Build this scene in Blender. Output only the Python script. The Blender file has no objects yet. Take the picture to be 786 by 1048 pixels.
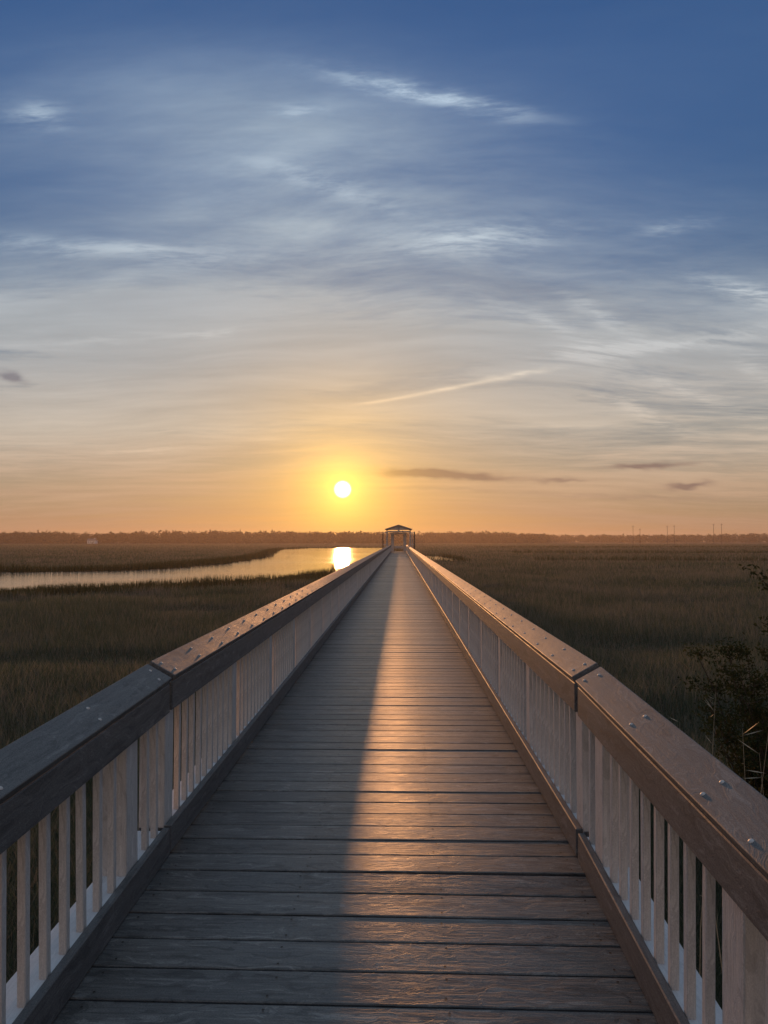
import bpy, bmesh, math, random
import numpy as np
from mathutils import Vector, Matrix, Euler
R = math.radians
random.seed(7)
rng = np.random.default_rng(11)
sc = bpy.context.scene
C = sc.collection

# ------------------------------------------------------------------ constants
EYE = Vector((0.148, 0.0, 1.69))
HALF = 1.083            # half width of the deck between the kick boards
JOINT = 3.85            # where the ramp meets the level run
LEVEL_END = 104.0
SUN_AZ = R(-4.60)       # left of the boardwalk axis
SUN_EL = R(4.10)
SUN = Vector((math.sin(SUN_AZ) * math.cos(SUN_EL), math.cos(SUN_AZ) * math.cos(SUN_EL), math.sin(SUN_EL)))
GROUND = -2.5
WATER = -2.42
SKY_STRENGTH = 0.10
SUN_STRENGTH = 2.45
EXPOSURE = 0.0

# ------------------------------------------------------------------ object helpers
def link(o, parent=None):
    C.objects.link(o)
    if parent is not None:
        o.parent = parent
    return o

def props(o, label=None, cat=None, group=None, kind=None):
    if label: o['label'] = label
    if cat: o['category'] = cat
    if group: o['group'] = group
    if kind: o['kind'] = kind
    return o

def empty(name, loc, rot=(0, 0, 0)):
    o = bpy.data.objects.new(name, None)
    o.empty_display_size = 0.2
    o.location = loc
    o.rotation_euler = rot
    return link(o)

class MB:
    """collects boxes, tubes and faces into one mesh"""
    def __init__(self): self.bm = bmesh.new()
    def box(self, x0, x1, y0, y1, z0, z1, bevel=0.0, rot=None, about=None, seg=1):
        t = bmesh.new()
        bmesh.ops.create_cube(t, size=1.0)
        for v in t.verts:
            v.co = Vector(((x0 + x1) / 2 + v.co.x * (x1 - x0), (y0 + y1) / 2 + v.co.y * (y1 - y0), (z0 + z1) / 2 + v.co.z * (z1 - z0)))
        if bevel:
            bmesh.ops.bevel(t, geom=t.edges[:], offset=bevel, segments=seg, affect='EDGES', profile=0.5)
        if rot is not None:
            a = Vector(about) if about is not None else Vector(((x0 + x1) / 2, (y0 + y1) / 2, (z0 + z1) / 2))
            bmesh.ops.transform(t, matrix=Matrix.Translation(a) @ rot @ Matrix.Translation(-a), verts=t.verts[:])
        self._take(t)
        return self
    def tube(self, pts, radii, n=7):
        t = bmesh.new()
        rings = []
        for i, p in enumerate(pts):
            p = Vector(p)
            d = (Vector(pts[min(i + 1, len(pts) - 1)]) - Vector(pts[max(i - 1, 0)])).normalized()
            u = d.orthogonal().normalized(); w = d.cross(u)
            if i and rings:
                pass
            rings.append([t.verts.new(p + (u * math.cos(2 * math.pi * k / n) + w * math.sin(2 * math.pi * k / n)) * radii[i]) for k in range(n)])
        for a, b in zip(rings, rings[1:]):
            off = min(range(n), key=lambda s: sum((a[k].co - b[(k + s) % n].co).length for k in range(n)))
            for k in range(n):
                t.faces.new((a[k], a[(k + 1) % n], b[(k + 1 + off) % n], b[(k + off) % n]))
        t.faces.new(rings[0][::-1]); t.faces.new(rings[-1])
        bmesh.ops.recalc_face_normals(t, faces=t.faces[:])
        self._take(t)
        return self
    def poly(self, pts):
        self.bm.faces.new([self.bm.verts.new(p) for p in pts]); return self
    def _take(self, t):
        m = bpy.data.meshes.new('tmp'); t.to_mesh(m); t.free()
        self.bm.from_mesh(m); bpy.data.meshes.remove(m)
    def mesh(self, name, mat, smooth=False):
        m = bpy.data.meshes.new(name)
        self.bm.to_mesh(m); self.bm.free()
        if mat: m.materials.append(mat)
        if smooth:
            m.polygons.foreach_set('use_smooth', [True] * len(m.polygons))
        return m
    def build(self, name, mat, parent=None, smooth=False):
        o = bpy.data.objects.new(name, self.mesh(name, mat, smooth))
        return link(o, parent)

def mesh_arrays(name, verts, faces, mat, attrs=None):
    """faces: (n,k) int array, all of one size"""
    verts = np.asarray(verts, np.float32); faces = np.asarray(faces, np.int32)
    m = bpy.data.meshes.new(name)
    k = faces.shape[1]
    m.vertices.add(len(verts)); m.vertices.foreach_set('co', verts.ravel())
    m.loops.add(faces.size); m.loops.foreach_set('vertex_index', faces.ravel())
    m.polygons.add(len(faces))
    m.polygons.foreach_set('loop_start', np.arange(0, faces.size, k, dtype=np.int32))
    for nm, dat in (attrs or {}).items():
        a = m.attributes.new(nm, 'FLOAT', 'POINT'); a.data.foreach_set('value', np.asarray(dat, np.float32))
    m.update(calc_edges=True); m.validate()
    if mat: m.materials.append(mat)
    return m

# ------------------------------------------------------------------ node helpers
class NT:
    def __init__(self, tree):
        self.t = tree; self.n = tree.nodes; self.l = tree.links
    def put(self, sock, v):
        if v is None: return
        if hasattr(v, 'is_output'): self.l.new(v, sock)
        else:
            if isinstance(v, (tuple, list)) and sock.type == 'RGBA' and len(v) == 3: v = (*v, 1)
            sock.default_value = v
    def math(self, op, a, b=None, c=None, clamp=False):
        n = self.n.new('ShaderNodeMath'); n.operation = op; n.use_clamp = clamp
        for i, v in enumerate((a, b, c)): self.put(n.inputs[i], v)
        return n.outputs[0]
    def add(self, a, b): return self.math('ADD', a, b)
    def sub(self, a, b): return self.math('SUBTRACT', a, b)
    def mul(self, a, b): return self.math('MULTIPLY', a, b)
    def vmath(self, op, a, b=None, scale=None):
        n = self.n.new('ShaderNodeVectorMath'); n.operation = op
        self.put(n.inputs[0], a)
        if b is not None: self.put(n.inputs[1], b)
        if scale is not None: self.put(n.inputs['Scale'], scale)
        return n.outputs['Value'] if op in ('DOT_PRODUCT', 'LENGTH', 'DISTANCE') else n.outputs['Vector']
    def combine(self, x, y, z):
        n = self.n.new('ShaderNodeCombineXYZ')
        for i, v in enumerate((x, y, z)): self.put(n.inputs[i], v)
        return n.outputs[0]
    def sep(self, v):
        n = self.n.new('ShaderNodeSeparateXYZ'); self.put(n.inputs[0], v); return n.outputs
    def mix(self, f, a, b, blend='MIX'):
        n = self.n.new('ShaderNodeMix'); n.data_type = 'RGBA'; n.blend_type = blend; n.clamp_factor = True
        self.put(n.inputs[0], f); self.put(n.inputs[6], a); self.put(n.inputs[7], b)
        return n.outputs[2]
    def smooth(self, v, a, b, o0=0.0, o1=1.0):
        n = self.n.new('ShaderNodeMapRange'); n.interpolation_type = 'SMOOTHSTEP'
        for i, x in enumerate((v, a, b, o0, o1)): self.put(n.inputs[i], x)
        return n.outputs[0]
    def lin(self, v, a, b, o0=0.0, o1=1.0):
        n = self.n.new('ShaderNodeMapRange')
        for i, x in enumerate((v, a, b, o0, o1)): self.put(n.inputs[i], x)
        return n.outputs[0]
    def noise(self, vec, scale=1.0, detail=4.0, rough=0.55, dist=0.0, lac=2.0):
        n = self.n.new('ShaderNodeTexNoise')
        self.put(n.inputs['Vector'], vec); self.put(n.inputs['Scale'], scale); self.put(n.inputs['Detail'], detail)
        self.put(n.inputs['Roughness'], rough); self.put(n.inputs['Distortion'], dist); self.put(n.inputs['Lacunarity'], lac)
        return n.outputs['Fac']
    def ramp(self, f, stops, interp='LINEAR'):
        n = self.n.new('ShaderNodeValToRGB'); e = n.color_ramp.elements; n.color_ramp.interpolation = interp
        while len(e) < len(stops): e.new(0.5)
        for i, (p, c) in enumerate(stops):
            e[i].position = p; e[i].color = (*c, 1) if len(c) == 3 else c
        self.put(n.inputs[0], f); return n.outputs[0]
    def mapping(self, vec, loc=(0, 0, 0), rot=(0, 0, 0), scale=(1, 1, 1)):
        n = self.n.new('ShaderNodeMapping'); self.put(n.inputs['Vector'], vec)
        n.inputs['Location'].default_value = loc; n.inputs['Rotation'].default_value = rot; n.inputs['Scale'].default_value = scale
        return n.outputs[0]
    def coord(self, which='Object'):
        return self.n.new('ShaderNodeTexCoord').outputs[which]
    def island(self): return self.n.new('ShaderNodeNewGeometry').outputs['Random Per Island']
    def objrand(self): return self.n.new('ShaderNodeObjectInfo').outputs['Random']
    def bump(self, h, strength=0.3, dist=0.01, normal=None):
        n = self.n.new('ShaderNodeBump'); n.inputs['Strength'].default_value = strength; n.inputs['Distance'].default_value = dist
        self.put(n.inputs['Height'], h)
        if normal is not None: self.put(n.inputs['Normal'], normal)
        return n.outputs[0]

def material(name):
    m = bpy.data.materials.new(name); m.use_nodes = True
    t = NT(m.node_tree); p = t.n['Principled BSDF']
    return m, t, p

# ------------------------------------------------------------------ materials
def wood(name, grain_axis, dark, mid, light, rough=(0.38, 0.6), bump=0.35, scale=1.0, spec=0.5, per='island', grit_amt=1.0):
    m, t, p = material(name)
    co = t.coord('Object')
    r = t.island() if per == 'island' else t.objrand()
    off = t.combine(t.mul(r, 37.0), t.mul(r, 61.0), t.mul(r, 17.0))
    v = t.vmath('ADD', co, off)
    s = [26.0, 26.0, 26.0]; s[grain_axis] = 1.1
    fine = [90.0, 90.0, 90.0]; fine[grain_axis] = 5.0
    warp = t.noise(t.mapping(v, scale=tuple(2.2 if i == grain_axis else 5.0 for i in range(3))), 1.0, 3, 0.5)
    sv = t.mapping(v, scale=tuple(x * scale for x in s))
    sv2 = t.vmath('ADD', sv, t.combine(*[t.mul(warp, 0.0 if i == grain_axis else 9.0) for i in range(3)]))
    g = t.noise(sv2, 1.0, 5, 0.6, 0.6)
    f = t.noise(t.mapping(v, scale=tuple(x * scale for x in fine)), 1.0, 3, 0.6)
    blotch = t.noise(v, 2.6, 4, 0.6)
    rings = t.math('SINE', t.add(t.mul(g, 34.0), t.mul(f, 2.0)))
    tone = t.add(t.mul(g, 0.65), t.mul(f, 0.35))
    col = t.ramp(tone, [(0.30, dark), (0.50, mid), (0.72, light)])
    col = t.mix(t.mul(t.smooth(rings, 0.2, 1.0), 0.35), col, dark)
    bri = t.add(t.mul(r, 0.42), t.mul(blotch, 0.5))
    col = t.mix(1.0, col, t.ramp(bri, [(0.0, (0.62, 0.62, 0.62)), (0.45, (0.95, 0.95, 0.95)), (1.0, (1.25, 1.22, 1.18))]), 'MULTIPLY')
    # scuffs and dirt with shapes of their own
    scuff = t.smooth(t.noise(t.mapping(v, scale=(9, 9, 9)), 1.0, 6, 0.7, 1.0), 0.62, 0.74)
    col = t.mix(t.mul(scuff, 0.30), col, light)
    grit = t.noise(t.mapping(v, scale=tuple(150.0 if i == grain_axis else 320.0 for i in range(3))), 1.0, 2, 0.6)
    col = t.mix(grit_amt, col, t.ramp(grit, [(0.30, (0.66, 0.66, 0.66)), (0.50, (1, 1, 1)), (0.70, (1.38, 1.36, 1.33))]), 'MULTIPLY')
    t.put(p.inputs['Base Color'], col)
    t.put(p.inputs['Roughness'], t.lin(t.add(t.mul(f, 0.5), t.mul(blotch, 0.5)), 0.3, 0.7, rough[0], rough[1]))
    p.inputs['Specular IOR Level'].default_value = spec
    h = t.add(t.mul(rings, 0.18), t.add(t.mul(f, 0.9), t.mul(g, 0.8)))
    t.put(p.inputs['Normal'], t.bump(h, bump, 0.004))
    return m

M_DECK = wood('weathered_deck_wood', 0, (0.042, 0.043, 0.043), (0.120, 0.120, 0.118), (0.28, 0.275, 0.262), (0.36, 0.52), 0.24, 1.0, 0.42)
M_RAIL = wood('weathered_rail_wood', 1, (0.056, 0.059, 0.061), (0.118, 0.120, 0.121), (0.215, 0.215, 0.214), (0.52, 0.70), 0.18, 1.0, 0.40)
M_PICKET = wood('pale_painted_wood', 2, (0.40, 0.39, 0.375), (0.60, 0.585, 0.56), (0.72, 0.70, 0.67), (0.5, 0.7), 0.25, 1.0, 0.35, grit_amt=0.35)
M_WHITE = wood('white_painted_rail', 1, (0.55, 0.55, 0.56), (0.68, 0.68, 0.69), (0.76, 0.76, 0.77), (0.5, 0.7), 0.2, 1.0, 0.35, grit_amt=0.15)
M_PILE = wood('pile_wood', 2, (0.05, 0.043, 0.036), (0.10, 0.086, 0.07), (0.15, 0.13, 0.11), (0.6, 0.8), 0.5, 1.0, 0.3)

def simple(name, col, rough=0.6, metal=0.0, spec=0.5, var=0.25, nscale=8.0, bump=0.1):
    m, t, p = material(name)
    n = t.noise(t.coord('Object'), nscale, 5, 0.6)
    t.put(p.inputs['Base Color'], t.mix(t.smooth(n, 0.3, 0.7), tuple(c * (1 - var) for c in col), tuple(min(1, c * (1 + var)) for c in col)))
    p.inputs['Roughness'].default_value = rough; p.inputs['Metallic'].default_value = metal
    p.inputs['Specular IOR Level'].default_value = spec
    t.put(p.inputs['Normal'], t.bump(n, bump, 0.01))
    return m
M_SCREW = simple('stainless_screw', (0.50, 0.48, 0.46), 0.5, 0.1, 0.5, 0.1, 60, 0.05)
M_NAIL = simple('rusty_nail_head', (0.045, 0.036, 0.030), 0.6, 0.2, 0.4, 0.3, 90, 0.05)
M_PAVWOOD = simple('pavilion_grey_wood', (0.44, 0.42, 0.41), 0.6, 0, 0.4, 0.25, 3)
M_PAVPALE = simple('pavilion_pale_panel', (0.58, 0.58, 0.60), 0.55, 0, 0.4, 0.12, 3)
M_ROOF = simple('pavilion_roof_metal', (0.45, 0.42, 0.41), 0.5, 0.0, 0.5, 0.2, 2)
M_POLE = simple('utility_pole_wood', (0.10, 0.085, 0.07), 0.8, 0, 0.2)
M_HWALL = simple('white_siding', (0.78, 0.78, 0.76), 0.6, 0, 0.3, 0.08)
M_HROOF = simple('grey_shingle_roof', (0.16, 0.155, 0.15), 0.8, 0, 0.2)
M_HWIN = simple('dark_window_glass', (0.03, 0.035, 0.04), 0.12, 0, 0.5)
M_BARK = simple('twig_bark', (0.075, 0.06, 0.045), 0.85, 0, 0.2)
M_STALK = simple('dry_stalk', (0.42, 0.34, 0.24), 0.6, 0, 0.3)

def foliage(name, c1, c2, c3, transl=0.3, patch=0.02, rough=0.6, spread=0.5):
    """leaf/blade material: tone varies per blade and in big patches of ground"""
    m, t, p = material(name)
    pos = t.n.new('ShaderNodeNewGeometry').outputs['Position']
    isl = t.island()
    big = t.noise(t.mapping(pos, scale=(patch, patch * 0.6, patch)), 1.0, 5, 0.6, 0.8)
    f = t.add(t.mul(big, 1.0), t.mul(t.sub(isl, 0.5), spread))
    col = t.ramp(f, [(0.28, c1), (0.50, c2), (0.74, c3)])
    n = t.n
    d = n.new('ShaderNodeBsdfDiffuse'); tr = n.new('ShaderNodeBsdfTranslucent'); mx = n.new('ShaderNodeMixShader')
    t.put(d.inputs[0], col); t.put(tr.inputs[0], col); mx.inputs[0].default_value = transl
    t.l.new(d.outputs[0], mx.inputs[1]); t.l.new(tr.outputs[0], mx.inputs[2])
    out = n['Material Output']; n.remove(p)
    t.l.new(mx.outputs[0], out.inputs[0])
    return m
M_GRASS = foliage('marsh_grass_blades', (0.074, 0.108, 0.066), (0.150, 0.166, 0.118), (0.25, 0.225, 0.175), 0.35, 0.09, spread=0.6)
M_TALL = foliage('creek_grass_blades', (0.036, 0.052, 0.024), (0.060, 0.072, 0.034), (0.10, 0.095, 0.052), 0.30, 0.06)
M_WOODS = foliage('far_wood_leaves', (0.030, 0.036, 0.018), (0.045, 0.050, 0.024), (0.065, 0.062, 0.032), 0.15, 0.01)
M_SHRUB = foliage('shrub_leaves', (0.028, 0.040, 0.018), (0.044, 0.056, 0.024), (0.070, 0.075, 0.034), 0.25, 0.6)

def ground_mat():
    m, t, p = material('marsh_mud_and_thatch')
    pos = t.coord('Object')
    a = t.noise(t.mapping(pos, scale=(0.035, 0.02, 0.035)), 1.0, 6, 0.62, 0.7)
    b = t.noise(pos, 2.5, 6, 0.7)
    f = t.add(t.mul(a, 0.8), t.mul(b, 0.25))
    t.put(p.inputs['Base Color'], t.ramp(f, [(0.32, (0.026, 0.026, 0.014)), (0.52, (0.048, 0.040, 0.024)), (0.72, (0.085, 0.064, 0.040))]))
    p.inputs['Roughness'].default_value = 0.95; p.inputs['Specular IOR Level'].default_value = 0.1
    t.put(p.inputs['Normal'], t.bump(b, 0.6, 0.2))
    return m
M_GROUND = ground_mat()

def water_mat():
    m, t, p = material('creek_water')
    pos = t.coord('Object')
    a = t.noise(t.mapping(pos, scale=(0.6, 1.5, 1.0)), 1.0, 4, 0.55, 0.4)
    b = t.noise(t.mapping(pos, scale=(0.05, 0.10, 0.1)), 1.0, 3, 0.5)
    p.inputs['Base Color'].default_value = (0.09, 0.085, 0.075, 1)
    t.put(p.inputs['Roughness'], t.lin(b, 0.35, 0.65, 0.03, 0.12))
    p.inputs['IOR'].default_value = 1.6
    t.put(p.inputs['Normal'], t.bump(a, 0.22, 0.12))
    return m
M_WATER = water_mat()

# ------------------------------------------------------------------ world: sky
def build_world():
    w = bpy.data.worlds.new('World'); sc.world = w; w.use_nodes = True
    t = NT(w.node_tree); bg = t.n['Background']
    D = t.coord('Generated')
    x, y, z = t.sep(D)
    sky = t.n.new('ShaderNodeTexSky'); sky.sky_type = 'NISHITA'; sky.sun_disc = False
    sky.sun_elevation = SUN_EL; sky.sun_rotation = SUN_AZ
    sky.altitude = 0; sky.air_density = 1.0; sky.dust_density = 0.8; sky.ozone_density = 3.5
    # the clear air: hold the glare round the sun down so that it does not clip, keep the zenith blue
    K = 1.0 / SKY_STRENGTH
    c = t.vmath('SCALE', sky.outputs[0], scale=SKY_STRENGTH)
    lum = t.vmath('DOT_PRODUCT', c, (0.25, 0.6, 0.15))
    c = t.vmath('SCALE', c, scale=t.math('DIVIDE', 1.0, t.add(1.0, t.mul(lum, 1.35))))
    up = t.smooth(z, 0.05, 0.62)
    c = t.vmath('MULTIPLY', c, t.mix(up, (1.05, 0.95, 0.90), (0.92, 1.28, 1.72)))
    # directions as tangents about the boardwalk's axis, and as a flat cloud layer overhead
    ys = t.math('MAXIMUM', y, 0.02)
    u = t.math('DIVIDE', x, ys); v = t.math('DIVIDE', z, ys)
    h = t.add(t.math('MAXIMUM', z, 0.0), 0.10)
    P = t.combine(t.math('DIVIDE', x, h), t.math('DIVIDE', y, h), 0.0)
    W = t.noise(t.mapping(P, scale=(0.5, 0.5, 1)), 1.0, 2, 0.55)
    W2 = t.noise(t.mapping(P, loc=(7, 3, 0), scale=(0.5, 0.5, 1)), 1.0, 2, 0.55)
    PW = t.vmath('ADD', P, t.combine(t.mul(t.sub(W, .5), 0.75), t.mul(t.sub(W2, .5), 0.75), 0))
    veil = t.noise(t.mapping(PW, rot=(0, 0, R(-32)), scale=(0.42, 1.0, 1)), 1.0, 4, 0.58)
    fib = t.noise(t.mapping(PW, loc=(2, 1, 0), rot=(0, 0, R(-36)), scale=(1.2, 4.6, 1)), 1.0, 4, 0.62, 0.0)
    fine = t.noise(t.mapping(PW, loc=(5, 9, 0), rot=(0, 0, R(-30)), scale=(6.0, 19.0, 1)), 1.0, 5, 0.68, 0.0)
    # low streaks near the horizon: stretched in azimuth
    low = t.noise(t.mapping(t.combine(u, v, 0), scale=(2.2, 30.0, 1)), 1.0, 4, 0.6)
    # a small warp so that no wisp has a clean outline
    fu = t.noise(t.mapping(t.combine(u, v, 0), scale=(9, 24, 1)), 1.0, 3, 0.65)
    fv = t.noise(t.mapping(t.combine(u, v, 0), loc=(3, 8, 0), scale=(9, 24, 1)), 1.0, 3, 0.65)
    UV = t.combine(t.add(u, t.mul(t.sub(fu, .5), 0.06)), t.add(v, t.mul(t.sub(fv, .5), 0.030)), 0.0)
    def blob(px, py, sx, sy, ang=0.0, warp=True):
        """a soft cloud patch: where it stands in the sky, its half sizes and its tilt (degrees)"""
        n = t.n.new('ShaderNodeMapping'); n.vector_type = 'TEXTURE'
        t.put(n.inputs['Vector'], UV if warp else t.combine(u, v, 0.0))
        n.inputs['Location'].default_value = ((px - 409) / 727, (553 - py) / 727, 0)
        n.inputs['Rotation'].default_value = (0, 0, R(ang)); n.inputs['Scale'].default_value = (sx / 727, sy / 727, 1)
        q = t.vmath('DOT_PRODUCT', n.outputs[0], n.outputs[0])
        return t.math('POWER', 2.71828, t.mul(q, -1.0))
    def total(items):
        s = None
        for k, *a in items:
            b = t.mul(blob(*a), k)
            s = b if s is None else t.add(s, b)
        return s
    # where the high veil is dense
    cover = t.add(total([(0.95, 370, 225, 230, 115, -12), (1.15, 10, 345, 300, 80, 0), (0.60, 660, 390, 260, 85, 8),
                         (0.30, 260, 110, 190, 60, -14), (0.22, 20, 120, 120, 50, 0)]),
                  t.smooth(v, 0.56, 0.14, 0.06, 0.95))
    # pale cloud sheet overhead, out of view, added to raise the ambient light
    fill_sheet = t.smooth(z, 0.60, 0.82)
    vm = t.mul(cover, t.add(0.42, t.add(t.mul(t.smooth(veil, 0.36, 0.64), 0.62), t.add(t.mul(t.sub(fib, 0.5), 0.60), t.mul(t.sub(fine, 0.5), 0.55)))))
    vm = t.mul(t.math('MAXIMUM', vm, 0.0), 0.92)
    wisps = total([(0.50, 440, 87, 95, 9, -13), (0.42, 480, 242, 75, 14, 4), (0.40, 25, 104, 26, 12, -8),
                   (0.35, 300, 101, 26, 5, 0), (0.42, 214, 338, 30, 4, 6), (0.30, 700, 228, 34, 6, 5),
                   (0.55, 690, 352, 110, 8, 6), (0.42, 605, 360, 60, 12, 3), (0.60, 770, 300, 48, 10, -14),
                   (0.40, 655, 420, 50, 8, -24), (0.38, 620, 325, 40, 7, -30), (0.35, 770, 375, 30, 10, -35), (0.30, 560, 330, 60, 9, -22),
                   (0.30, 700, 400, 60, 6, -20), (0.30, 120, 250, 130, 10, -4), (0.25, 330, 180, 80, 10, -20),
                   (0.25, 90, 345, 90, 5, 4), (0.3, 130, 462, 60, 3, 3)])
    wm = t.mul(wisps, t.add(0.20, t.add(t.mul(t.smooth(fine, 0.38, 0.62), 1.35), t.mul(t.smooth(fib, 0.4, 0.6), 0.3))))
    trail = t.add(t.mul(blob(456, 397.5, 52, 2.1, 10.5, False), 1.0), t.add(t.mul(blob(535, 383, 30, 3.6, 11), 0.9), t.mul(blob(388, 409.5, 26, 1.7, 8, False), 0.5)))
    bright = t.math('MINIMUM', vm, 0.90)
    wm = t.math('MINIMUM', t.math('MAXIMUM', wm, 0.0), 0.85)
    tm = t.math('MINIMUM', t.mul(t.mul(trail, t.smooth(fine, 0.15, 0.55, 0.45, 1.0)), t.smooth(fu, 0.36, 0.58, 0.35, 1.0)), 0.9)
    # light on the cloud: white-grey high up, cream lower, peach at the horizon, gold towards the sun
    ccol = t.ramp(t.math('MULTIPLY', v, 1.25), [(0.00, (0.44, 0.255, 0.15)), (0.10, (0.55, 0.385, 0.26)), (0.20, (0.58, 0.50, 0.41)), (0.32, (0.43, 0.435, 0.435)),
                                 (0.55, (0.44, 0.515, 0.575)), (1.0, (0.34, 0.45, 0.57))])
    cs = t.vmath('DOT_PRODUCT', D, tuple(SUN))
    ang = t.mul(t.math('ARCCOSINE', t.math('MINIMUM', cs, 1.0)), 180 / math.pi)
    near = t.math('POWER', 2.71828, t.mul(ang, -1 / 5.5))
    ccol = t.mix(t.mul(near, 0.9), ccol, (1.05, 0.60, 0.13))
    ccol = t.mix(fill_sheet, ccol, (0.31, 0.40, 0.48))
    bright = t.math('MAXIMUM', bright, t.mul(fill_sheet, 0.92))
    # unseen warm sky behind the viewer, added to light the balusters' near faces
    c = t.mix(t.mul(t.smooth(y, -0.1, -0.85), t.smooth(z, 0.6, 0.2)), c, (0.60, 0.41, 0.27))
    shade = t.lin(fib, 0.3, 0.7, 0.90, 1.10)
    ccol = t.vmath('SCALE', ccol, scale=shade)
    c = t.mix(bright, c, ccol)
    c = t.mix(wm, c, t.vmath('SCALE', ccol, scale=1.28))
    c = t.mix(tm, c, t.vmath('MULTIPLY', ccol, (1.5, 1.42, 1.3)))
    # the peach haze bank along the horizon with its thin streaks
    bank = t.mul(t.smooth(v, 0.17, -0.01), t.add(0.60, t.mul(t.sub(low, 0.5), 1.1)))
    bcol = t.mix(t.math('POWER', 2.71828, t.mul(ang, -1 / 8.5)), t.mix(t.smooth(v, 0.0, 0.14), (0.43, 0.255, 0.16), (0.54, 0.39, 0.275)), (1.0, 0.45, 0.055))
    c = t.mix(bank, c, bcol)
    # grey-mauve cloud bars, seen against the light
    bars = total([(0.95, 462, 486, 62, 4.2, -3), (0.45, 415, 484, 34, 2.4, 0), (1.0, 660, 478, 34, 2.8, 1), (0.9, 703, 496, 20, 2.4, 2), (0.5, 575, 492, 24, 1.8, 0),
                  (1.0, 5, 383, 13, 5, -20), (0.20, 640, 508, 110, 3.0, -1), (0.18, 470, 501, 60, 2.0, 0), (0.16, 560, 300, 120, 16, -10), (0.18, 110, 300, 150, 16, 0)])
    bars = t.math('MINIMUM', t.mul(bars, t.smooth(low, 0.15, 0.55, 0.5, 1.25)), 0.85)
    dark = t.mix(near, t.mix(t.smooth(v, 0.06, 0.30), (0.235, 0.155, 0.125), (0.20, 0.21, 0.25)), (0.62, 0.34, 0.10))
    c = t.mix(bars, c, dark)
    # glow and the burnt-out disc of the sun itself
    g1 = t.math('POWER', 2.71828, t.mul(ang, -1 / 1.9)); g2 = t.math('POWER', 2.71828, t.mul(ang, -1 / 6.0))
    c = t.vmath('ADD', c, t.vmath('SCALE', (1.0, 0.62, 0.10), scale=t.mul(g1, 1.35)))
    c = t.vmath('ADD', c, t.vmath('SCALE', (0.55, 0.25, 0.02), scale=t.mul(g2, 0.42)))
    c = t.vmath('ADD', c, t.vmath('SCALE', (9.0, 7.0, 3.6), scale=t.smooth(ang, 0.78, 0.30)))
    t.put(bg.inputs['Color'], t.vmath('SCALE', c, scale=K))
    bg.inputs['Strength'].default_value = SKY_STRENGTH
    w.cycles.sampling_method = 'MANUAL'; w.cycles.sample_map_resolution = 512
build_world()

# ------------------------------------------------------------------ camera, sun
cam = bpy.data.cameras.new('camera'); co = bpy.data.objects.new('camera', cam); C.objects.link(co)
cam.sensor_fit = 'VERTICAL'; cam.sensor_height = 24.0; cam.sensor_width = 18.0
cam.lens = 727 / 1048 * 24.0
cam.clip_start = 0.05; cam.clip_end = 8000
co.location = EYE
co.rotation_euler = (R(90 + 2.28), 0, R(1.26))
sc.camera = co
sun = bpy.data.lights.new('sun', 'SUN'); so = bpy.data.objects.new('sun', sun); C.objects.link(so)
sun.energy = SUN_STRENGTH; sun.angle = R(1.0); sun.color = (1.0, 0.44, 0.16)
so.rotation_euler = (-SUN).to_track_quat('-Z', 'Y').to_euler()
so.location = SUN * 60

vs = sc.view_settings
sc.display_settings.display_device = 'sRGB'
vs.view_transform = 'Standard'; vs.look = 'None'; vs.gamma = 1.0; vs.use_curve_mapping = False; vs.exposure = EXPOSURE
cy = sc.cycles
cy.max_bounces = 8; cy.diffuse_bounces = 4; cy.glossy_bounces = 3; cy.transmission_bounces = 4; cy.volume_bounces = 0
cy.use_denoising = True
cy.sample_clamp_indirect = 6.0

# ------------------------------------------------------------------ the setting: ground and water
def at(px, py, z):
    """plan position of the point at height z that the photograph shows at (px, py)"""
    d = (EYE.z - z) * 727.0 / (py - 553.0)
    return Vector((EYE.x + (px - 409.0) / 727.0 * d, d, z))

bm = bmesh.new()
ext = [-1900, -500, -120, -30, 0, 30, 120, 500, 1900]
eyy = [-60, -10, 20, 60, 150, 400, 900, 1900]
gv = [[bm.verts.new((x_, y_, GROUND)) for x_ in ext] for y_ in eyy]
for a_, b_ in zip(gv, gv[1:]):
    for k in range(len(ext) - 1): bm.faces.new((a_[k], a_[k + 1], b_[k + 1], b_[k]))
me = bpy.data.meshes.new('marsh_ground'); bm.to_mesh(me); bm.free(); me.materials.append(M_GROUND)
props(link(bpy.data.objects.new('marsh_ground', me)), kind='structure')

# creek outline in plan: near bank (seen over the grass tips), then the far bank back again
TOP = -1.72     # tips of the bank grass
near_px = [(-140, 597), (-60, 597), (0, 596), (60, 594), (130, 592), (198, 589.5), (285, 585), (330, 580.5), (351, 578), (375, 574), (398, 569.5)]
far_px = [(397, 560.6), (350, 560.9), (310, 561.4), (287, 562.6), (281, 566.2), (276, 570.0), (262, 572.3), (240, 576), (219, 578.5), (180, 581.5), (127, 584.4), (60, 585.6), (0, 586.2), (-60, 586.6), (-140, 587)]
creek = [at(px_, py_, TOP) for px_, py_ in near_px]
creek = [Vector((p.x, p.y, WATER)) for p in creek] + [at(px_, py_, WATER) for px_, py_ in far_px]
def wiggle(poly, step=3.0, amp=0.7):
    out = []
    for a_, b_ in zip(poly, poly[1:] + poly[:1]):
        L = (b_ - a_).length; n = max(1, min(60, int(L / step)))
        for k in range(n):
            p = a_.lerp(b_, k / n)
            s = min(1.0, p.y / 110.0)
            p.x += math.sin(p.y * 0.31 + p.x * 0.17) * amp * s; p.y += (math.sin(p.x * 0.23) + 0.6 * math.sin(p.x * 0.61 + 1.3)) * amp * s
            out.append(p)
    return out
creek = wiggle(creek)
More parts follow.
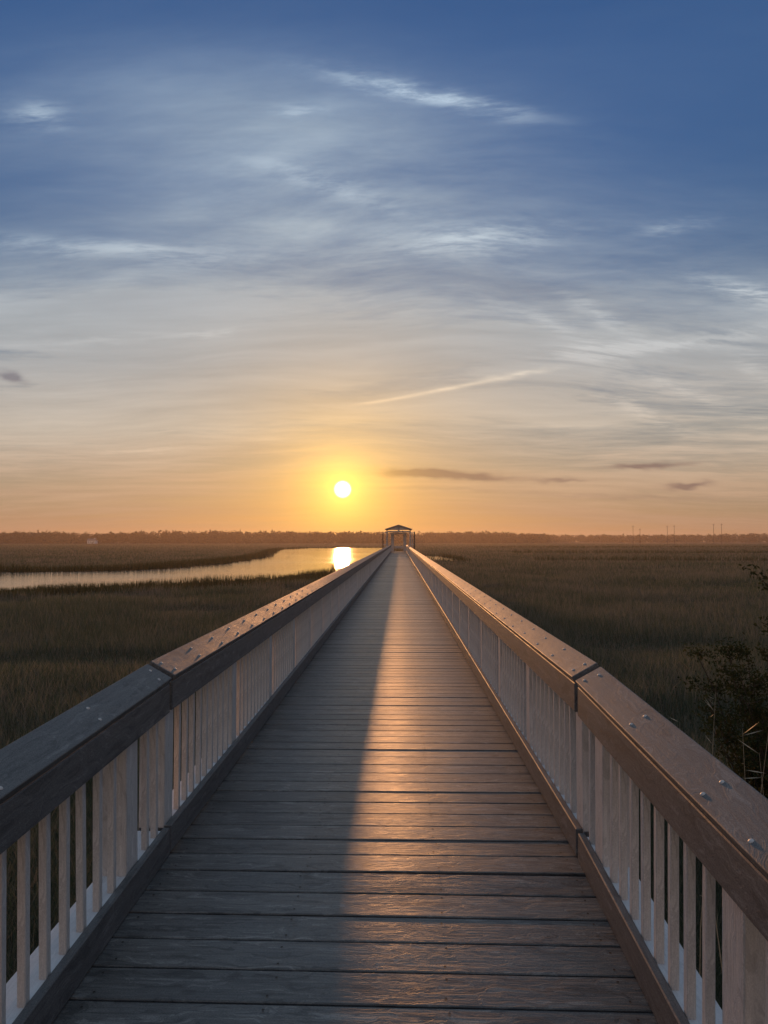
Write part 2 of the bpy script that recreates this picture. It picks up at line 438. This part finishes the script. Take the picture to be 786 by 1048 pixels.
pool = wiggle([at(*q, WATER) for q in ((425, 571.5), (470, 574.5), (462, 571.6), (450, 569.6), (428, 569.0))], 2.0, 0.25)
def sheet(name, pts):
    b = bmesh.new(); f = b.faces.new([b.verts.new((p.x, p.y, p.z)) for p in pts])
    b.normal_update()
    if f.normal.z < 0: f.normal_flip()
    bmesh.ops.triangulate(b, faces=b.faces[:])
    m = bpy.data.meshes.new(name); b.to_mesh(m); b.free(); m.materials.append(M_WATER)
    return props(link(bpy.data.objects.new(name, m)), kind='structure')
sheet('creek_water', creek); sheet('pool_water', pool)

def inside(poly, x, y):
    px_ = np.array([p.x for p in poly]); py_ = np.array([p.y for p in poly])
    r = np.zeros(len(x), bool); j = len(poly) - 1
    for i in range(len(poly)):
        c = (py_[i] > y) != (py_[j] > y)
        xi = (px_[j] - px_[i]) * (y - py_[i]) / (py_[j] - py_[i] + 1e-12) + px_[i]
        r ^= c & (x < xi); j = i
    return r
def edge_dist(poly, x, y):
    d = np.full(len(x), 1e9)
    for a_, b_ in zip(poly, poly[1:] + poly[:1]):
        ex, ey = b_.x - a_.x, b_.y - a_.y
        L = ex * ex + ey * ey + 1e-9
        t_ = np.clip(((x - a_.x) * ex + (y - a_.y) * ey) / L, 0, 1)
        d = np.minimum(d, np.hypot(x - a_.x - t_ * ex, y - a_.y - t_ * ey))
    return d

# ------------------------------------------------------------------ marsh grass: every blade a bent, tapered strip
def vnoise(x, y, s, seed=0):
    r = np.random.default_rng(seed); g = r.random((64, 64))
    X = x / s; Y = y / s
    i = np.floor(X).astype(int); j = np.floor(Y).astype(int)
    fx = X - i; fy = Y - j; fx = fx * fx * (3 - 2 * fx); fy = fy * fy * (3 - 2 * fy)
    G = lambda a, b: g[a % 64, b % 64]
    return (G(i, j) * (1 - fx) + G(i + 1, j) * fx) * (1 - fy) + (G(i, j + 1) * (1 - fx) + G(i + 1, j + 1) * fx) * fy

def blades(x, y, hgt, wid, lean, seg=2):
    n = len(x)
    a = rng.random(n) * 2 * math.pi                        # facing
    ld = rng.random(n) * 2 * math.pi
    ln = lean * hgt * (0.35 + rng.random(n))
    wx = np.cos(a) * wid / 2; wy = np.sin(a) * wid / 2
    z0 = np.full(n, GROUND - 0.02)
    if seg == 1:
        V = np.stack([np.stack([x - wx, y - wy, z0], 1), np.stack([x + wx, y + wy, z0], 1),
                      np.stack([x + np.cos(ld) * ln, y + np.sin(ld) * ln, z0 + hgt], 1)], 1)
        F = np.arange(3 * n).reshape(n, 3)
        return V.reshape(-1, 3), F
    mx, my = x + np.cos(ld) * ln * 0.32, y + np.sin(ld) * ln * 0.32
    V = np.stack([np.stack([x - wx, y - wy, z0], 1), np.stack([x + wx, y + wy, z0], 1),
                  np.stack([mx - wx * .8, my - wy * .8, z0 + hgt * .6], 1), np.stack([mx + wx * .8, my + wy * .8, z0 + hgt * .6], 1),
                  np.stack([x + np.cos(ld) * ln, y + np.sin(ld) * ln, z0 + hgt], 1)], 1)
    o = np.arange(n)[:, None] * 5
    F = np.concatenate([o + np.array([0, 1, 3]), o + np.array([0, 3, 2]), o + np.array([2, 3, 4])], 0)
    return V.reshape(-1, 3), F

def scatter(n, d0, d1, half=44):
    d = np.exp(rng.uniform(math.log(d0), math.log(d1), n))
    th = R(1) + rng.uniform(-R(half), R(half), n)
    return EYE.x + np.sin(th) * d, np.cos(th) * d, d

GR_N = 2.2
short_parts, tall_parts = [], []
for (n_, d0, d1, seg) in ((int(120000 * GR_N), 3.0, 26.0, 2), (int(150000 * GR_N), 26.0, 110.0, 1), (int(120000 * GR_N), 110.0, 900.0, 1)):
    x_, y_, d_ = scatter(n_, d0, d1)
    keep = ~inside(creek, x_, y_) & ~inside(pool, x_, y_) & ~((np.abs(x_) < 1.5) & (y_ < 114))
    x_, y_, d_ = x_[keep], y_[keep], d_[keep]
    ed = np.minimum(edge_dist(creek, x_, y_), edge_dist(pool, x_, y_) * 3)
    patch = vnoise(x_, y_, 9.0, 3); clump = vnoise(x_, y_, 1.6, 5); big = vnoise(x_, y_ * 0.5, 30.0, 8)
    bank = np.clip(1 - (ed - 1.0) / (5.0 + 10 * big), 0, 1)
    # darker channels across the right-hand marsh, marked by lines of taller grass
    chan = np.zeros(len(x_)); ditch = np.zeros(len(x_), bool)
    for (yy, wy, xlo) in ((225.0, 9.0, 34.0), (138.0, 5.0, 22.0), (400.0, 16.0, 40.0)):
        yc = yy + 0.10 * x_ + 6 * np.sin(x_ * 0.045)
        far_ = y_ - yc
        chan = np.maximum(chan, ((far_ > 0) & (far_ < wy)) * (x_ > xlo + 12 * big))
        ditch |= (far_ > -wy * 0.8) & (far_ <= 0) & (x_ > xlo + 12 * big)
    tall = np.maximum(bank, chan * 0.9)
    live = ~ditch; x_, y_, d_, patch, clump, big, tall = [q[live] for q in (x_, y_, d_, patch, clump, big, tall)]
    h_ = (0.36 + 0.26 * patch + 0.16 * clump) * (0.70 + 0.5 * rng.random(len(x_)))
    flat = np.clip((vnoise(x_, y_, 4.0, 21) - .62) * 5, 0, 1)      # flattened patches
    h_ = h_ * (1 - 0.5 * flat) + tall * np.where(x_ * 0.05 + y_ < 82 + 0.25 * np.maximum(x_ + 40, 0), 0.25, 1.0) * (0.45 + 0.45 * rng.random(len(x_)))
    w_ = np.maximum(0.007, 0.00072 * d_) * (0.7 + 0.6 * rng.random(len(x_)))
    ist = tall > 0.45 + 0.2 * (rng.random(len(x_)) - .5)
    short_parts.append(blades(x_[~ist], y_[~ist], h_[~ist], w_[~ist], 0.42, seg))
    tall_parts.append(blades(x_[ist], y_[ist], h_[ist], w_[ist], 0.25, seg))
def join(parts):
    V, F, o = [], [], 0
    for v_, f_ in parts:
        V.append(v_); F.append(f_ + o); o += len(v_)
    return np.concatenate(V), np.concatenate(F)
props(link(bpy.data.objects.new('marsh_grass', mesh_arrays('marsh_grass', *join(short_parts), M_GRASS))), kind='stuff')
props(link(bpy.data.objects.new('creek_grass', mesh_arrays('creek_grass', *join(tall_parts), M_TALL))), kind='stuff')

# ------------------------------------------------------------------ far woods along the horizon
def woods(name, spans, mat):
    V = []
    for (px0, px1, D0, top_fn, n_) in spans:
        for k in range(n_):
            px_ = random.uniform(px0, px1); D = D0 * random.uniform(0.98, 1.12)
            x_ = EYE.x + (px_ - 409) / 727 * D
            topz = EYE.z + (553 - top_fn(px_)) / 727 * D0
            H = (topz - GROUND) * random.uniform(0.84, 1.0)
            if k % 5 < 2: H *= random.uniform(0.35, 0.6)      # understorey
            rx = random.uniform(4.5, 9.0)
            m = 110
            a = rng.normal(size=(m, 3)); a /= np.linalg.norm(a, axis=1)[:, None]
            rr = rng.random(m)[:, None] ** 0.4
            c = np.array([x_, D, GROUND + H * 0.5]) + a * rr * np.array([rx, rx, H * 0.48])
            s = rng.uniform(1.0, 2.2, m)[:, None, None]
            tri = rng.normal(size=(m, 3, 3)) * s * 0.7
            V.append((c[:, None, :] + tri).reshape(-1, 3))
    V = np.concatenate(V); V[:, 2] = np.maximum(V[:, 2], GROUND)
    return props(link(bpy.data.objects.new(name, mesh_arrays(name, V, np.arange(len(V)).reshape(-1, 3), mat))), kind='stuff')
def interp(pts):
    xs = [p[0] for p in pts]; ys_ = [p[1] for p in pts]
    return lambda q: float(np.interp(q, xs, ys_))
left_top = interp([(-400, 543), (0, 543.2), (45, 543.0), (80, 544.6), (100, 545.2), (120, 543.6), (165, 541.4), (210, 542.2), (300, 543.0), (400, 543.6)])
right_top = interp([(400, 543.6), (450, 543.8), (480, 543.4), (520, 543.8), (535, 545.0), (560, 546.4), (640, 546.8), (720, 546.0), (790, 545.2), (1200, 545)])
woods('far_woods', [(-330, 420, 900, left_top, 1150), (400, 560, 1050, right_top, 350)], M_WOODS)
woods('distant_woods', [(540, 1150, 1350, right_top, 900)], M_WOODS)

# ------------------------------------------------------------------ boardwalk deck
PITCH = 0.192
walk = props(empty('boardwalk', (0, JOINT, 0)), 'long straight weathered plank boardwalk running over the marsh towards the sun', 'boardwalk')
RAMP_ROT = Euler((math.atan(0.039), 0, -R(0.62)), 'XYZ')
def decking(y0, y1, halfw):
    mb = MB(); n = round((y1 - y0) / PITCH); p = (y1 - y0) / n
    for k in range(n):
        a = y0 + k * p
        j = random.uniform(-0.0022, 0.0022); tilt = Matrix.Rotation(random.uniform(-0.009, 0.009), 3, 'X').to_4x4()
        near = a < 26
        mb.box(-halfw + random.uniform(-.008, .008), halfw + random.uniform(-.008, .008), a + 0.0055, a + p - 0.0055, -0.038 + j, j, bevel=0.004 if near else 0.0, rot=tilt)
    return mb
d1 = decking(-0.155, LEVEL_END - JOINT, HALF + 0.10); o = d1.build('level_decking', M_DECK, walk)
o = decking(-5.6, -0.165, HALF + 0.10).build('ramp_decking', M_DECK, walk); o.rotation_euler = RAMP_ROT; o.location.z = 0.004
mb = MB()
for s in (-1.02, -0.34, 0.34, 1.02): mb.box(s - .03, s + .03, -0.15, LEVEL_END - JOINT, -0.30, -0.044)
mb.build('stringer', M_PILE, walk)
mb = MB()
for s in (-1.02, -0.34, 0.34, 1.02): mb.box(s - .03, s + .03, -5.5, -0.16, -0.29, -0.044)
o = mb.build('ramp_stringer', M_PILE, walk); o.rotation_euler = RAMP_ROT; o.location.z = 0.004
# fastener heads in pairs over the stringers, a few missing
mb = MB()
def deck_screws(y0, y1, mb):
    n = round((y1 - y0) / PITCH); p = (y1 - y0) / n
    for k in range(n):
        for s in (-1.02, -0.34, 0.34, 1.02):
            for q in (0.22, 0.78):
                if random.random() < 0.12: continue
                cx, cyy = s + random.uniform(-.012, .012), y0 + (k + q) * p + random.uniform(-.008, .008)
                mb.poly([(cx + 0.0055 * math.cos(i * math.pi / 3), cyy + 0.0055 * math.sin(i * math.pi / 3), 0.0032) for i in range(6)])
deck_screws(-0.155, 22.0, mb)
o = mb.build('screw', M_NAIL, walk); o['kind'] = 'stuff'
mb = MB(); deck_screws(-5.6, -0.165, mb)
o = mb.build('screw', M_NAIL, walk); o['kind'] = 'stuff'; o.rotation_euler = RAMP_ROT; o.location.z = 0.004
pile_me = MB().tube([(0, 0, GROUND - 0.4), (0, 0, -0.31)], [0.13, 0.12], 12).mesh('pile', M_PILE)
for k in range(18):
    for s in (-0.95, 0.95):
        q = bpy.data.objects.new('pile', pile_me); link(q, walk); q.location = (s, -0.6 + k * 6.2, 0)

# ------------------------------------------------------------------ railings
TILT = R(29.5)
CAPW, CAPT = 0.156, 0.036
def dome_mesh():
    b = bmesh.new(); bmesh.ops.create_uvsphere(b, u_segments=12, v_segments=6, radius=1.0)
    bmesh.ops.delete(b, geom=[v for v in b.verts if v.co.z < -0.05], context='VERTS')
    for v in b.verts: v.co = Vector((v.co.x * .0088, v.co.y * .0088, max(v.co.z, 0) * .0048))
    m = bpy.data.meshes.new('screw'); b.to_mesh(m); b.free(); m.materials.append(M_SCREW)
    m.polygons.foreach_set('use_smooth', [True] * len(m.polygons)); return m
DOME = dome_mesh()
PICK = 0.031
FB, FT = 0.772, 0.925        # underside and top of the inner fascia board
LEDGE = 0.143                # top of the white bottom rail
def picket_mesh():
    return MB().box(-PICK / 2, PICK / 2, -PICK / 2, PICK / 2, LEDGE - 0.004, FT - 0.03, bevel=0.003).mesh('baluster', M_PICKET)
PICK_ME = picket_mesh()
POST_ME = MB().box(-.070, .070, -.070, .070, -0.28, FT - 0.012, bevel=0.004).mesh('post', M_PICKET)
XF = HALF                    # inner face of fascia and kick board
XP = HALF + 0.041 + PICK / 2 # picket centre line
XPOST = HALF + 0.041 + 0.070

def railing(side, label, loc, rot, y0, y1, posts, pitch, screw_ys, n_single_pickets, n_single_screws, extra=()):
    """y runs along the rail from y0 to y1 in the thing's own frame; side -1 left, +1 right"""
    r = props(empty('railing', loc, rot), label, 'railing', 'wooden boardwalk railings')
    s = side
    def bx(mb, xa, xb, *a, **k): return mb.box(min(s * xa, s * xb), max(s * xa, s * xb), *a, **k)
    long_ = y1 - y0 > 20
    bx(MB(), XF, XF + .038, y0, y1, FB, FT, bevel=.004).build('fascia_board', M_RAIL, r)
    bx(MB(), XF, XF + .038, y0, y1, 0.012, 0.158, bevel=.005).build('kick_board', M_RAIL, r)
    bx(MB(), XF + .041, XF + .041 + .139, y0 + .01, y1 - .01, LEDGE - .038, LEDGE, bevel=.003).build('bottom_rail', M_WHITE, r)
    # the sloping cap: its low edge sits on the fascia, its high edge leans outward
    rot_c = Matrix.Rotation(-s * TILT, 4, 'Y')
    about = (s * (XF + 0.004), 0, FT + 0.002)
    cap = bx(MB(), XF + 0.004, XF + 0.004 + CAPW, y0, y1, FT + .002, FT + .002 + CAPT, bevel=.005, seg=2, rot=rot_c, about=about).build('cap_board', M_RAIL, r)
    # outer fascia carries the high edge
    bx(MB(), XF + .183, XF + .219, y0 + .004, y1 - .004, FB, FT - 0.02, bevel=.003).build('outer_board', M_RAIL, r)
    n1 = Vector((-s * math.sin(TILT), 0, math.cos(TILT))); t1 = Vector((s * math.cos(TILT), 0, math.sin(TILT)))
    base = Vector(about)
    c = 0; rest = []
    for yy in screw_ys:
        for q in (0.034, 0.108):
            p = base + t1 * (q + random.uniform(-.006, .006)) + n1 * (CAPT - 0.0002); p.y = yy + random.uniform(-.03, .03)
            M = Matrix.Translation(p) @ rot_c
            if c < n_single_screws:
                o_ = bpy.data.objects.new('screw', DOME); link(o_, cap); o_.matrix_local = M
            else: rest.append(M)
            c += 1
    if rest:
        b = bmesh.new()
        for M in rest:
            bmesh.ops.create_cube(b, size=1.0, matrix=M @ Matrix.Diagonal((.015, .015, .008, 1)))
        m = bpy.data.meshes.new('screw'); b.to_mesh(m); b.free(); m.materials.append(M_SCREW)
        props(link(bpy.data.objects.new('screw', m), cap), kind='stuff')
    for yy in posts:
        o_ = bpy.data.objects.new('post', POST_ME); link(o_, r); o_.location = (s * XPOST, yy, 0)
    ys_ = list(extra)
    for a_, b_ in zip(posts, posts[1:]):
        lo, hi = min(a_, b_), max(a_, b_)
        n = max(1, round((hi - lo - .14) / pitch) - 1)       # balusters in the clear bay between two posts
        gap = (hi - lo - .14 - n * PICK) / (n + 1)
        ys_ += [lo + .07 + gap * (k + 1) + PICK * (k + .5) for k in range(n)]
    ys_ = [q for q in ys_ if y0 < q < y1]
    ys_.sort(key=lambda q: q + loc[1])
    single = ys_[:n_single_pickets] if y1 > 10 else ys_[-n_single_pickets:]
    restp = [q for q in ys_ if q not in set(single)]
    for q in single:
        o_ = bpy.data.objects.new('baluster', PICK_ME); link(o_, r); o_.location = (s * XP, q, 0)
        o_.rotation_euler = (random.uniform(-.006, .006), random.uniform(-.004, .004), random.uniform(-.03, .03))
    if restp:
        mb = MB()
        for q in restp: mb.box(s * XP - PICK / 2, s * XP + PICK / 2, q - PICK / 2, q + PICK / 2, LEDGE - .004, FT - .03)
        props(mb.build('baluster', M_PICKET, r), kind='stuff')
    return r

LV = LEVEL_END - JOINT
lposts = [0.09 + 1.55 * k for k in range(int((LV - .2) / 1.55) + 1)]
lscrews = []
q = 0.09
while q < LV - .2: lscrews.append(q); q += 0.517
rposts = [-0.27 - 1.43 * k for k in range(4)]
rscrews = [-0.10 - 0.73 * k for k in range(6)] + [-1.86]
RAMP_LOC = (0, JOINT, -0.004)
railing(-1, 'left railing of the level boardwalk run, its sloping cap glowing gold towards the sun', (0, JOINT, 0), (0, 0, 0), 0.010, LV, lposts, 0.141, lscrews, 100, 100)
railing(1, 'right railing of the level boardwalk run, sunlit pickets running back to the pavilion', (0, JOINT, 0), (0, 0, 0), 0.010, LV, lposts, 0.141, lscrews, 100, 100)
railing(-1, 'short dark railing section of the ramp in the lower left foreground, cap in shade', RAMP_LOC, RAMP_ROT, -4.2, -0.012, [p - 0.16 for p in rposts], 0.143, rscrews, 100, 100, (-.095, -.225))
railing(1, 'short dark railing section of the ramp in the lower right foreground beside the shrub', RAMP_LOC, RAMP_ROT, -4.2, -0.012, rposts, 0.143, rscrews, 100, 100, (-.095,))

# ------------------------------------------------------------------ pavilion at the far end
pv = props(empty('pavilion', (0, LEVEL_END, 0)), 'small open gable roofed pavilion at the far end of the boardwalk', 'pavilion')
mb = MB()
for k in range(24): mb.box(-2.5, 2.5, k * .192 + .004, k * .192 + .188, -.04, 0)
mb.build('platform', M_DECK, pv)
mb = MB()
for s in (-2.2, 0, 2.2):
    for yy in (.4, 4.2): mb.tube([(s, yy, GROUND - .3), (s, yy, -.05)], [.15, .14], 10)
mb.build('platform_pile', M_PILE, pv)
post_me = MB().box(-.085, .085, -.085, .085, 0, 3.04, bevel=.01).mesh('post', M_PAVWOOD)
for s in (-1.72, 1.72):
    for yy in (.35, 2.3, 4.25):
        o = bpy.data.objects.new('post', post_me); link(o, pv); o.location = (s, yy, 0)
rf = MB()
for s in (-1, 1):
    L = math.hypot(2.0, 0.64)
    rf.box(0, L, -0.05, 4.65, 0, 0.09, rot=Matrix.Rotation(-math.atan2(0.64, 2.0) * -1, 4, 'Y'), about=(0, 0, 0)) if s > 0 else rf.box(-L, 0, -0.05, 4.65, 0, 0.09, rot=Matrix.Rotation(-math.atan2(0.64, 2.0), 4, 'Y'), about=(0, 0, 0))
o = rf.build('roof', M_ROOF, pv); o.location = (0, 0, 3.90)
for yy in (.35, 4.25):
    mb = MB()
    mb.box(-1.80, 1.80, yy - .07, yy + .07, 2.90, 3.06)                       # tie beam
    mb.box(-.13, .13, yy - .075, yy + .013, 3.065, 3.78)                      # king post
    for s in (-1, 1):
        mb.box(-.06, .06, yy - .05, yy + .05, -1.04, 1.04, rot=Matrix.Rotation(s * (math.pi / 2 + math.atan2(.72, 2.0)), 4, 'Y')) if False else None
        mb.tube([(s * 1.86, yy, 3.17), (0, yy, 3.84)], [.07, .07], 4)
    mb.build('truss', M_PAVWOOD, pv)
    MB().poly([(-1.72, yy + .02, 3.26), (1.72, yy + .02, 3.26), (0, yy + .02, 3.86)]).poly([(1.72, yy + .06, 3.26), (-1.72, yy + .06, 3.26), (0, yy + .06, 3.86)]).build('gable_board', M_PAVPALE, pv)
mb = MB()
for s in (-1.72, 1.72): mb.box(s - .06, s + .06, .44, 4.16, 2.92, 3.05)
mb.build('side_beam', M_PAVWOOD, pv)
for s in (-1, 1):
    mb = MB(); mb.box(min(s * .72, s * 1.18), max(s * .72, s * 1.18), 4.5, 4.58, .02, 2.62, bevel=.01)
    mb.build('gate_panel', M_PAVPALE, pv)
MB().box(-1.25, 1.25, 4.49, 4.60, 2.63, 2.86, bevel=.01).build('gate_header', M_PAVPALE, pv)
for s in (-1, 1):
    mb = MB(); mb.tube([(s * 2.32, .6, -2.9), (s * 2.32, .6, 2.95)], [.09, .085], 9); mb.build('mooring_post', M_PILE, pv)
    mb = MB(); mb.box(min(s * 1.8, s * 2.24), max(s * 1.8, s * 2.24), .57, .63, 2.74, 2.84); mb.box(min(s * 1.8, s * 2.24), max(s * 1.8, s * 2.24), .57, .63, 1.0, 1.08)
    mb.build('cross_rail', M_PAVPALE, pv)
mb = MB(); mb.tube([(2.02, .6, .02), (2.02, .6, 2.74)], [.045, .045], 8); mb.build('pale_upright', M_PAVPALE, pv)
bn = props(empty('bench', (0, LEVEL_END + 3.5, 0)), 'pale low bench standing in the middle of the pavilion floor', 'bench')
MB().box(-.62, .62, -.2, .2, .41, .47, bevel=.01).build('seat', M_PAVPALE, bn)
MB().box(-.62, .62, .21, .25, .55, .80, bevel=.01).build('backrest', M_PAVPALE, bn)
leg_me = MB().box(-.03, .03, -.17, .23, 0, .408, bevel=.005).mesh('leg', M_PAVWOOD)
for s in (-.52, .52):
    o = bpy.data.objects.new('leg', leg_me); link(o, bn); o.location = (s, 0, 0)

# ------------------------------------------------------------------ tall thin poles over the right-hand marsh
pole_spots = [(646, 538.0, 'thin tall pole on the marsh, leftmost of the row on the right'), (653, 541.0, 'shortest thin pole, just right of the leftmost one'),
              (680.5, 538.2, 'thin pole on the marsh, left one of the middle pair'), (687.5, 537.6, 'thin pole on the marsh, right one of the middle pair'),
              (727, 536.2, 'thin pole on the marsh, left one of the pair before the frame edge'), (735, 536.0, 'thin pole on the marsh, right one of the pair before the frame edge'),
              (784.5, 533.5, 'tallest thin pole, alone at the right edge of the picture')]
for px_, ty, lab in pole_spots:
    D = 560.0; x_ = EYE.x + (px_ - 409) / 727 * D; zt = EYE.z + (553 - ty) / 727 * D
    mb = MB(); mb.tube([(0, 0, 0), (0, 0, (zt - GROUND) * .6), (0, 0, zt - GROUND)], [.17, .14, .10], 8)
    mb.box(-.9, .9, -.07, .07, zt - GROUND - 1.0, zt - GROUND - .85)
    o = mb.build('utility_pole', M_POLE); o.location = (x_, D, GROUND)
    props(o, lab, 'pole', 'thin poles over the far marsh')

# ------------------------------------------------------------------ white house at the edge of the far woods
D = 860.0
hs = props(empty('house', (EYE.x + (92 - 409) / 727 * D, D, GROUND)), 'small white house at the foot of the far woods', 'house')
mb = MB(); mb.box(-5, 5, -3.5, 3.5, 0, 4.0); mb.build('wall', M_HWALL, hs)
mb = MB()
for s in (-1, 1): mb.box(-5.4, 5.4, min(0, s * 4.4), max(0, s * 4.4), 0, .2, rot=Matrix.Rotation(-s * R(28), 4, 'X'), about=(0, 0, 0))
o = mb.build('roof', M_HROOF, hs); o.location = (0, 0, 6.1)
mb = MB(); mb.box(-4.95, -4.8, -3.4, 3.4, 4.01, 4.2); mb.box(-.5, .5, .8, 1.6, .3, 1.4)
o = mb.build('chimney', M_HWALL, hs); o.location = (2.2, 0, 5.6)
for s in (-3.2, -1, 2.9):
    f = MB().box(s - .6, s + .6, -3.56, -3.503, 1.2, 2.7).build('window', M_HWALL, hs)
    MB().box(s - .48, s + .48, -3.60, -3.562, 1.32, 2.58).build('pane', M_HWIN, f)
MB().box(.7, 1.7, -3.57, -3.503, 0, 2.15).build('door', M_HWIN, hs)

# ------------------------------------------------------------------ shrub and dry stalks by the right railing
def shrub(name, label, loc, height, radius, n_stems, n_leaves, leaf, lean=(0, 0)):
    r = props(empty(name, loc), label, 'shrub')
    mb = MB(); tips = []
    for k in range(n_stems):
        a = random.uniform(0, 2 * math.pi); rr = radius * math.sqrt(random.random())
        h_ = height * random.uniform(.6, 1.0)
        pts = []; n = 6
        bx_, by_ = math.cos(a) * rr, math.sin(a) * rr
        for i in range(n + 1):
            t_ = i / n
            pts.append((bx_ * (0.15 + .85 * t_ ** 1.2) + lean[0] * t_ + random.uniform(-.05, .05), by_ * (0.15 + .85 * t_ ** 1.2) + lean[1] * t_ + random.uniform(-.05, .05), h_ * t_))
        mb.tube(pts, [.016 * (1 - .8 * i / n) + .002 for i in range(n + 1)], 5)
        for i in range(2, n + 1):
            for _ in range(3):
                p = Vector(pts[i]); e = p + Vector((random.uniform(-1, 1), random.uniform(-1, 1), random.uniform(.1, 1))) * (.34 * (1.1 - .5 * i / n))
                mb.tube([p, p.lerp(e, .5) + Vector((random.uniform(-.03, .03), random.uniform(-.03, .03), 0)), e], [.005, .0035, .0015], 4)
                tips.append((p, e))
    mb.build('stem', M_BARK, r)
    V = []
    for k in range(n_leaves):
        p, e = random.choice(tips)
        q = p.lerp(e, random.uniform(.15, 1.05)) + Vector((random.gauss(0, .05), random.gauss(0, .05), random.gauss(0, .05)))
        d = Vector((random.gauss(0, 1), random.gauss(0, 1), random.gauss(.2, 1))).normalized(); w = d.orthogonal().normalized()
        w = Matrix.Rotation(random.uniform(0, 6.28), 3, d) @ w
        L = leaf * random.uniform(.6, 1.3)
        V += [q, q + d * L * .5 + w * L * .22, q + d * L, q + d * L * .5 - w * L * .22]
    V = np.array([tuple(v) for v in V]); F = np.arange(len(V)).reshape(-1, 4)
    link(bpy.data.objects.new('foliage', mesh_arrays('foliage', V, F, M_SHRUB)), r)
    return r
shrub('marsh_shrub', 'tall dark leafy shrub cut off by the right edge of the picture', (5.35, 7.6, GROUND), 4.0, 1.2, 44, 30000, .06)
shrub('low_shrub', 'rounded dark bush between the right railing and the tall shrub', (4.75, 8.4, GROUND), 2.9, 1.1, 48, 34000, .05)

def stalk(label, base, tip, nleaf):
    b = Vector(base); e = Vector(tip) - b
    pts = [Vector((0, 0, 0)), e * .35 + Vector((random.uniform(-.05, .05), 0, .04)), e * .7 + Vector((0, 0, .06)), e]
    mb = MB().tube(pts, [.0045, .004, .003, .0012], 5)
    for k in range(nleaf):
        t_ = random.uniform(.45, .98); p = e * t_ + Vector((0, 0, .05))
        d = Vector((random.uniform(-1, 1), random.uniform(-1, 1), random.uniform(-.2, .9))).normalized() * random.uniform(.07, .20)
        w = d.orthogonal().normalized() * .004
        mb.poly([p, p + d * .5 + w, p + d, p + d * .5 - w])
    o_ = mb.build('dry_stalk', M_STALK); o_.location = base
    return props(o_, label, 'dry stalk', 'dry stalks beside the right railing')
def sp(px_, py_, D): return Vector((EYE.x + (px_ - 409) / 727 * D, D, EYE.z - (py_ - 553) / 727 * D))
for lab, px_, py_, D, dx, nl in (('bent dry stalk with pale blades, nearest the right edge of the picture', 781, 722, 5.2, -.35, 12), ('forked pale dry stalk over the dark bush, second from the right', 752, 742, 5.0, .10, 14),
                             ('pale dry stalk leaning left, beside the cap of the right railing', 700, 772, 4.9, .32, 9), ('slender dry stalk leaning right in the marsh grass', 726, 705, 6.0, -.25, 8),
                             ('short curled dry stalk behind the forked one', 768, 765, 5.4, .20, 12), ('small dry stalk standing farthest from the right railing', 690, 735, 7.2, -.2, 7)):
    tip = sp(px_, py_, D); stalk(lab, (tip.x + dx, tip.y + random.uniform(-.2, .2), GROUND), tip, nl)

# ------------------------------------------------------------------ the evening haze over the marsh
hz = MB().box(-1950, 1950, -70, 1950, GROUND - 1.0, 22.0).build('haze', None)
hm = bpy.data.materials.new('haze'); hm.use_nodes = True
t = NT(hm.node_tree); t.n.remove(t.n['Principled BSDF'])
pvn = t.n.new('ShaderNodeVolumePrincipled')
pvn.inputs['Color'].default_value = (0.80, 0.66, 0.56, 1); pvn.inputs['Density'].default_value = 0.00025; pvn.inputs['Anisotropy'].default_value = 0.55
t.l.new(pvn.outputs[0], t.n['Material Output'].inputs['Volume'])
hz.data.materials.append(hm); hz['kind'] = 'stuff'
